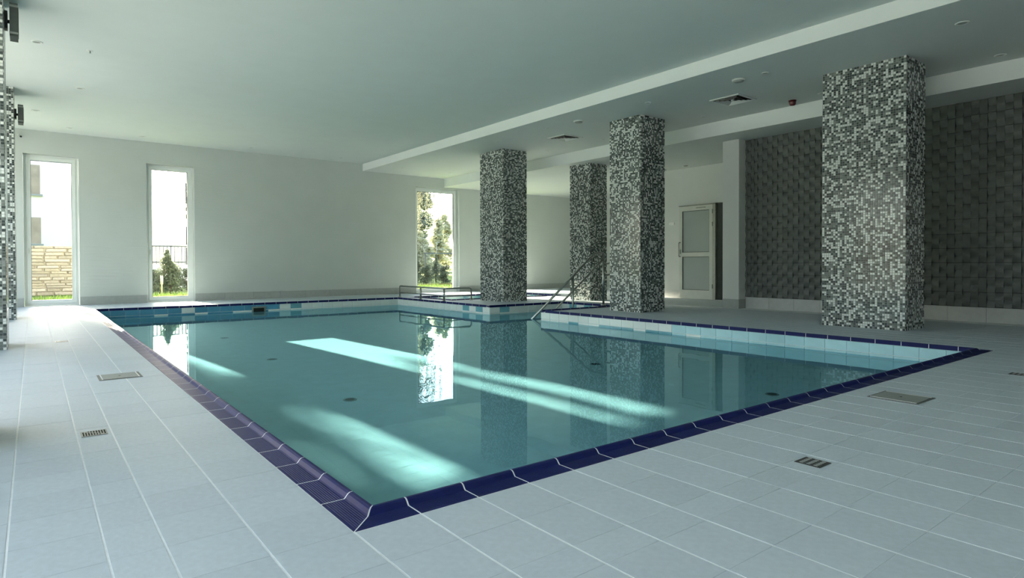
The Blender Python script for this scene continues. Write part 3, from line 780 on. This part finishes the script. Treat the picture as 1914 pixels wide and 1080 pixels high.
grate(1.663,-.583,1.759,-.481,'dark square floor drain in the front deck, nearer one')
grate(4.76,-.54,4.86,-.435,'dark floor drain at the right edge of the front deck')
def plate(x0,y0,x1,y1,label,hole=True):
    w,d=x1-x0,y1-y0; o=tag(empty('access_plate',((x0+x1)/2,(y0+y1)/2,0)),label,'access plate','steel access plates in the deck')
    MB().box(-w/2,-d/2,.0005,w/2,d/2,.0025).build('frame',M['plate_d'],o)
    MB().box(-w/2+.022,-d/2+.018,.0025,w/2-.022,d/2-.012,.004).build('cover',M['plate'],o)
    for s in (-1,1): MB().box(s*(w/2-.020)-.0035,-d/2+.015,.0025,s*(w/2-.020)+.0035,d/2-.012,.0046).build('edge_strip',M['plast'],o)
    MB().lathe([(.008,.004),(.007,.0045)],0,0,12).build('key_hole',M['dark'],o)
plate(-.397,3.36,-.137,3.62,'rectangular steel access plate on the left deck')
plate(3.18,-.405,3.45,-.133,'rectangular steel access plate in the right front deck')

# skimmer on the far pool wall
o = tag(empty('skimmer',(2.885,j1-.006,ZW)),'black pool skimmer opening in the far pool wall','skimmer')
MB().box(-.135,-.012,-.12,.135,0,-.09).box(-.135,-.012,.07,.135,0,.10).box(-.135,-.012,-.09,-.105,0,.07).box(.105,-.012,-.09,.135,0,.07).build('face_frame',M['alu'],o)
MB().box(-.105,-.006,-.09,.105,-.001,.07).build('dark_mouth',M['dark'],o)
MB().box(-.105,-.011,-.02,.02,-.006,.0).build('weir_flap',M['dark_metal'],o)
# inlets on the pool floor
for (x,y,lb) in ((1.50,3.55,'round floor inlet nearest the sunlit pool corner'),(4.60,1.26,'dark round floor inlet near the right end of the pool'),(1.51,5.88,'round floor inlet in the middle of the pool, left side'),(1.50,8.17,'faint round floor inlet nearest the skimmer'),(4.38,3.30,'round floor inlet below the reflected handrail column')):
    o = tag(empty('floor_inlet',(x,y,ZF)),lb,'pool inlet','round inlets on the pool floor')
    MB().lathe([(.052,.012),(.060,.008),(.062,.001)],0,0,20).build('inlet_rim',M['steel_d'],o); MB().lathe([(.036,.016),(.043,.013)],0,0,20).build('inlet_cap',M['dark_metal'],o)

# ------------------------------------------------------------------ outdoors
struct(MB().box(-60,YW1+.36,-.35,90,130,-.06).build('ground', M['lawn']))
struct(MB().box(-60,-60,-.35,XW0-.36,YW1+.36,-.06).build('ground', M['paving']))
gb = MB(); rg = random.Random(3)
for (xa,xb,ya,yb,n) in ((-3,6,14.6,18.2,5600),(9,17,14.5,20.2,4600)):
    for _ in range(n):
        x,y=rg.uniform(xa,xb),rg.uniform(ya,yb); a=rg.uniform(0,6.28); h=rg.uniform(.05,.13); dx,dy=math.cos(a)*.012,math.sin(a)*.012; lx,ly=rg.uniform(-.03,.03),rg.uniform(-.03,.03)
        gb.quad([(x-dx,y-dy,-.06),(x+dx,y+dy,-.06),(x+lx,y+ly,-.06+h)])
tag(gb.build('lawn_grass', M['blade']),'short green lawn grass outside the back windows','grass',kind='stuff')
# split-stone garden wall behind the leftmost window
sw = tag(empty('stone_wall',(-1.0,20,-.06)),'tan split-stone garden wall outside the leftmost window','wall')
MB().box(-4.4,.05,0,2.2,.35,1.40).build('mortar_core',M['mortar'],sw)
rs = random.Random(5); z=0.0
sm_cache = []
for q in range(6):
    b=MB(); pts=[]
    b.v=[(-.5,.5,-.5),(.5,.5,-.5),(.5,.5,.5),(-.5,.5,.5)]+[(sx*(.44+rs.uniform(-.04,.04)),-.5+rs.uniform(0,.35),sz*(.42+rs.uniform(-.05,.05))) for (sx,sz) in ((-1,-1),(1,-1),(1,1),(-1,1))]
    b.f=[(4,5,6,7),(0,1,5,4),(1,2,6,5),(2,3,7,6),(3,0,4,7)]; b.mi=[0]*5; b.sm=[False]*5
    sm_cache.append(b.mesh('stone',M['stone']))
while z < 1.36:
    h=rs.uniform(.065,.115); h=min(h,1.42-z); x=-4.4
    while x < 2.2:
        w=min(rs.uniform(.28,.62),2.25-x)
        if -2.6 < x < 1.9 : obj('stone',rs.choice(sm_cache),sw,(x+w/2,.03,z+h/2),0,(w-.008,.07,h-.008))
        x+=w
    z+=h
# white house far behind the stone wall
bl = tag(empty('apartment_building',(-4,45,-.06)),'pale rendered house with beige windows beyond the stone wall','building')
MB().box(-9,.25,0,9.3,9,8.1).build('house_wall',M['facade'],bl)
for (x0,x1,z0,z1) in ((2.4,3.63,5.15,6.9),(2.4,3.65,2.16,3.74),(-1.2,.2,5.15,6.9),(-1.2,.2,2.16,3.74)):
    f=MB().box(x0,.22,z0,x1,.252,z1).build('house_window',M['facade_win'],bl)
    MB().box(x0+.08,.205,z0+.08,(x0+x1)/2-.03,.222,z1-.08).build('pane',M['facade_win'],f); MB().box((x0+x1)/2+.03,.205,z0+.08,x1-.08,.222,z1-.08).build('pane',M['facade_win'],f)
    MB().box(x0-.1,.05,z0-.12,x1+.12,.25,z0-.02).build('sill',M['greyp'],f)
# white house behind the second window, with a stepped dark edge
b2 = tag(empty('white_house',(9.0,48,-.06)),'white house with dark balcony edge seen in the second window','building')
MB().box(-.9,.3,0,9,9,8.6).build('house_wall',M['facade'],b2)
for (z,zt) in ((.6,2.1),(2.3,3.6),(4.2,4.5),(4.75,5.0),(5.3,6.75)): MB().box(-1.03,-.2,z,-.84,.29,zt).build('balcony_panel',M['facade_dark'],b2)
# fence on a low white wall
fn = tag(empty('metal_fence',(3.4,24,-.06)),'thin metal railing fence on a low white wall','fence')
MB().box(-2.2,.1,0,3.2,.3,.86).build('low_wall',M['facade'],fn)
for zz in (.93,1.52): MB().box(-2.2,.18,zz,3.2,.215,zz+.06).build('fence_rail',M['fence'],fn)
bar = MB().box(-.016,.19,.87,.016,.215,1.52).mesh('fence_bar',M['fence']); post=MB().box(-.02,.18,.86,.02,.22,1.58).mesh('fence_post',M['fence'])
for k in range(11,56): obj('fence_bar' if k%7 else 'fence_post', bar if k%7 else post, fn, (-3.45+.12*k,0,0))
# planting
def leaf_cloud(mb, c, rad, n, size, rnd, squash=1.0):
    for _ in range(n):
        while True:
            p=Vector((rnd.uniform(-1,1),rnd.uniform(-1,1),rnd.uniform(-1,1)))
            if p.length<1: break
        p=Vector(c)+Vector((p.x*rad[0],p.y*rad[1],p.z*rad[2])); s=size*rnd.uniform(.6,1.4)
        u=Vector((rnd.gauss(0,1),rnd.gauss(0,1),rnd.gauss(0,1))).normalized(); v=u.orthogonal().normalized(); 
        mb.quad([p-u*s-v*s*.1,p-v*s*.45,p+u*s,p+v*s*.45])
def shrub(name,loc,h,w,label,mt,n,seed,cone=False,size=.04,group=None,cat='shrub'):
    rnd=random.Random(seed); o=tag(empty(name,loc),label,cat,group); mb=MB(); st=MB()
    for k in range(7):
        a=rnd.uniform(0,6.28); q=rnd.uniform(.2,.7)*w
        st.tube([(0,0,0),(math.cos(a)*q*.4,math.sin(a)*q*.4,h*.4),(math.cos(a)*q,math.sin(a)*q,h*rnd.uniform(.6,.9))],[.015,.010,.004],5)
    for k in range(14):
        t=k/13; ww=w*(1-.8*t) if cone else w*(.55+.45*math.sin(math.pi*min(1,t*1.1)))
        a=rnd.uniform(0,6.28); leaf_cloud(mb,(math.cos(a)*ww*.5,math.sin(a)*ww*.5,h*(.08+.84*t)),(ww*.55,ww*.55,h*.16),n//14,size,rnd)
    st.build('stem',M['bark'],o); mb.build('foliage',mt,o); return o
shrub('shrub',(2.45,19.0,-.06),1.25,.62,'tall pointed green shrub in front of the fence, second window',M['leaf'],4200,1,True)
shrub('shrub',(2.42,21.0,-.06),.66,.42,'low green shrub at the left of the second window',M['leaf'],2200,2,group='shrubs outside the second window')
shrub('shrub',(3.25,20.6,-.06),.74,.42,'low green shrub at the right of the second window',M['leaf'],2400,3,group='shrubs outside the second window')
MB_post = tag(MB().tube([(0,0,0),(0,0,.30),(0,0,.31),(0,0,.53),(0,0,.55)],[.02,.02,.036,.036,.025],12).build('garden_light',M['cream'],None,(2.14,18.25,-.06)),'short cream garden light post before the shrubs','garden light')
rh=random.Random(9)
for k,(x,y) in enumerate(((11.0,21.5),(11.83,21.4),(12.66,21.6),(13.49,21.4),(14.32,21.5))):
    shrub('hedge_bush',(x,y,-.06),.78,.385,('leftmost','second','middle','fourth','rightmost')[k]+' bush of the dark hedge outside the window with trees',M['leaf2'],1900,20+k,group='hedge bushes',cat='bush')
for k,(x,y,h) in enumerate(((12.75,22.6,1.35),(13.75,22.6,1.30))):
    shrub('conifer',(x,y,-.06),h,.34,('left','right')[k]+' small dark conifer rising from the hedge',M['leaf2'],1500,30+k,True,cat='conifer')
struct(MB().box(9.5,20.2,-.06,16,21.0,-.03).build('mulch_bed', M['soil']))
pv = tag(empty('garden_pergola',(16.9,28,-.06)),'thin dark frame standing behind the hedge','pergola')
for x in (-.62,1.2): MB().box(x,-.03,0,x+.06,.03,1.42).build('post',M['fence'],pv)
MB().box(-.66,-.04,1.42,1.30,.04,1.49).build('beam',M['fence'],pv)
lp = tag(empty('street_lamp',(16.55,27.2,-.06)),'slender pale lamp post among the trees','lamp post')
MB().tube([(0,0,0),(0,0,2.0)],[.02,.014],8).build('pole',M['greyp'],lp); MB().tube([(0,0,2.0),(.06,0,2.04),(.16,0,2.04)],[.014,.02,.014],8).build('lamp_head',M['greyp'],lp)
def pine(loc,h,w,label,mt,n,seed,cat='tree',group='trees beyond the hedge',size=.13):
    rnd=random.Random(seed); o=tag(empty('tree',loc),label,cat,group); tr=MB(); fo=MB()
    tr.tube([(0,0,0),(.05,0,h*.5),(0,.05,h*.97)],[w*.07,w*.05,.02],8)
    for k in range(26):
        t=.10+.88*k/25; a=rnd.uniform(0,6.28); q=w*(1-t*.85)*rnd.uniform(.5,1)
        ex,ey=math.cos(a)*q,math.sin(a)*q
        tr.tube([(0,0,h*t),(ex*.6,ey*.6,h*t+.1),(ex,ey,h*t-.1)],[.03,.018,.006],5)
        leaf_cloud(fo,(ex*.6,ey*.6,h*t),(w*.42*(1.1-t*.7),w*.42*(1.1-t*.7),h*.075),n//26,size,rnd)
    tr.build('trunk',M['bark'],o); fo.build('crown',mt,o)
pine((19.3,34,-.06),2.9,1.9,'pale rounded tree left behind the hedge',M['leaf3'],5200,40)
pine((22.45,37,-.06),4.0,1.5,'pale pointed conifer in the middle of the tree window',M['leaf3'],5200,41)
pine((24.9,40,-.06),4.6,1.6,'pale pointed conifer at the right of the tree window',M['leaf3'],5200,42)
pine((20.4,41,-.06),4.0,1.4,'pale narrow tree between the conifers and the birch',M['leaf3'],3600,43)
pine((28.6,54,-.06),9.5,4.2,'tall hazy tree far behind the left conifers',M['leaf5'],9000,44,size=.30)
pine((33.4,60,-.06),10.5,4.6,'tall hazy tree far behind the right conifers',M['leaf5'],9000,45,size=.30)
pine((36.6,52,-.06),9.0,4.0,'tall hazy tree farthest to the right',M['leaf5'],9000,46,size=.30)
def shade_tree(loc,h,base,rx,ry,n,label,seed,size=.11):
    rnd=random.Random(seed); o=tag(empty('tree',loc),label,'tree','tall trees between the garden windows'); tr=MB(); fo=MB()
    tr.tube([(0,0,0),(.06,.03,base),(0,0,h*.9)],[.16,.12,.03],8)
    for k in range(80):
        a=rnd.uniform(0,6.28); q=math.sqrt(rnd.random()); zz=rnd.uniform(base+.3,h-.3)
        ex,ey=math.cos(a)*q*rx,math.sin(a)*q*ry
        tr.tube([(0,0,max(base,zz-.8)),(ex*.5,ey*.5,zz-.2),(ex,ey,zz)],[.05,.03,.008],5)
        leaf_cloud(fo,(ex,ey,zz),(rx*.30,ry*.30,.42),n//80,size,rnd)
    tr.build('trunk',M['bark'],o); fo.build('crown',M['leaf4'],o)
bt2 = tag(empty('tree',(-4.3,30,-.06)),'unseen tall tree with leaf clusters shaped to streak the sun, left of the garden view','tree','tall trees between the garden windows')
rt=random.Random(60); tr=MB(); fo=MB()
tr.tube([(0,0,0),(.08,.02,4.5),(.2,0,7.6)],[.17,.12,.04],8)
for (x0,x1,z0,z1,n) in ((-3.6,-2.0,6.50,6.95,640),(-3.6,-2.68,6.9,7.9,520),(-1.2,-.98,6.7,7.8,150),(-.78,-.56,6.6,7.8,150),(-.36,-.05,6.7,7.8,190),(-3.7,-2.58,4.85,5.75,560),(-3.7,-2.50,5.85,6.3,260),(-5.6,-3.6,5.2,8.0,900)):  # leaf clusters shaped and placed to cut the sunlight into bands
    for k in range(5):
        cx,cz=rt.uniform(x0+.1,x1-.1)+4.3,rt.uniform(z0+.1,z1-.1)
        tr.tube([(.12,0,min(cz,5.6)),(cx*.55,0,cz-.15),(cx,rt.uniform(-.3,.3),cz)],[.035,.02,.006],5)
    for k in range(n):
        leaf_cloud(fo,(rt.uniform(x0,x1)+4.3,rt.uniform(-.5,.5),rt.uniform(z0,z1)+.06),(.05,.05,.05),1,.11,rt)
tr.build('trunk',M['bark'],bt2); fo.build('crown',M['leaf4'],bt2)
shade_tree((6.3,30,-.06),10.5,6.1,2.2,1.6,15000,'tall dense tree hidden between the second and third window',61)  # unseen trees, placed to block high sun at the right-hand windows
shade_tree((9.9,33.5,-.06),10.5,6.3,2.2,1.6,14000,'tall dense tree left of the weeping birch',62)
# weeping birch: trunk left of the window, hanging twigs across its upper left corner
bt = tag(empty('weeping_birch',(14.3,27.0,-.06)),'weeping birch with hanging twigs at the left of the tree window','tree')
rb=random.Random(11); tr=MB(); fo=MB()
tr.tube([(0,0,0),(.1,0,3),(.3,0,6.5)],[.14,.10,.04],8)
for k in range(60):
    a=rb.uniform(-.4,.6); q=rb.uniform(.5,2.1); x0,y0_=math.cos(a)*q,rb.uniform(-.8,.8); z0=rb.uniform(5.0,6.6); L=rb.uniform(2.0,4.4)*(1.30-q/2.6)
    tr.tube([(.15,0,4.2+q*.5),(x0*.7,y0_*.7,z0+.2),(x0,y0_,z0)],[.03,.018,.008],4); tr.tube([(x0,y0_,z0),(x0+.05,y0_,z0-L)],[.007,.003],4)
    for j in range(int(L*26)): 
        zz=z0-L*rb.random(); leaf_cloud(fo,(x0+.03,y0_,zz),(.10,.10,.06),1,.05,rb)
tr.build('trunk',M['bark'],bt); fo.build('foliage',M['leaf4'],bt)
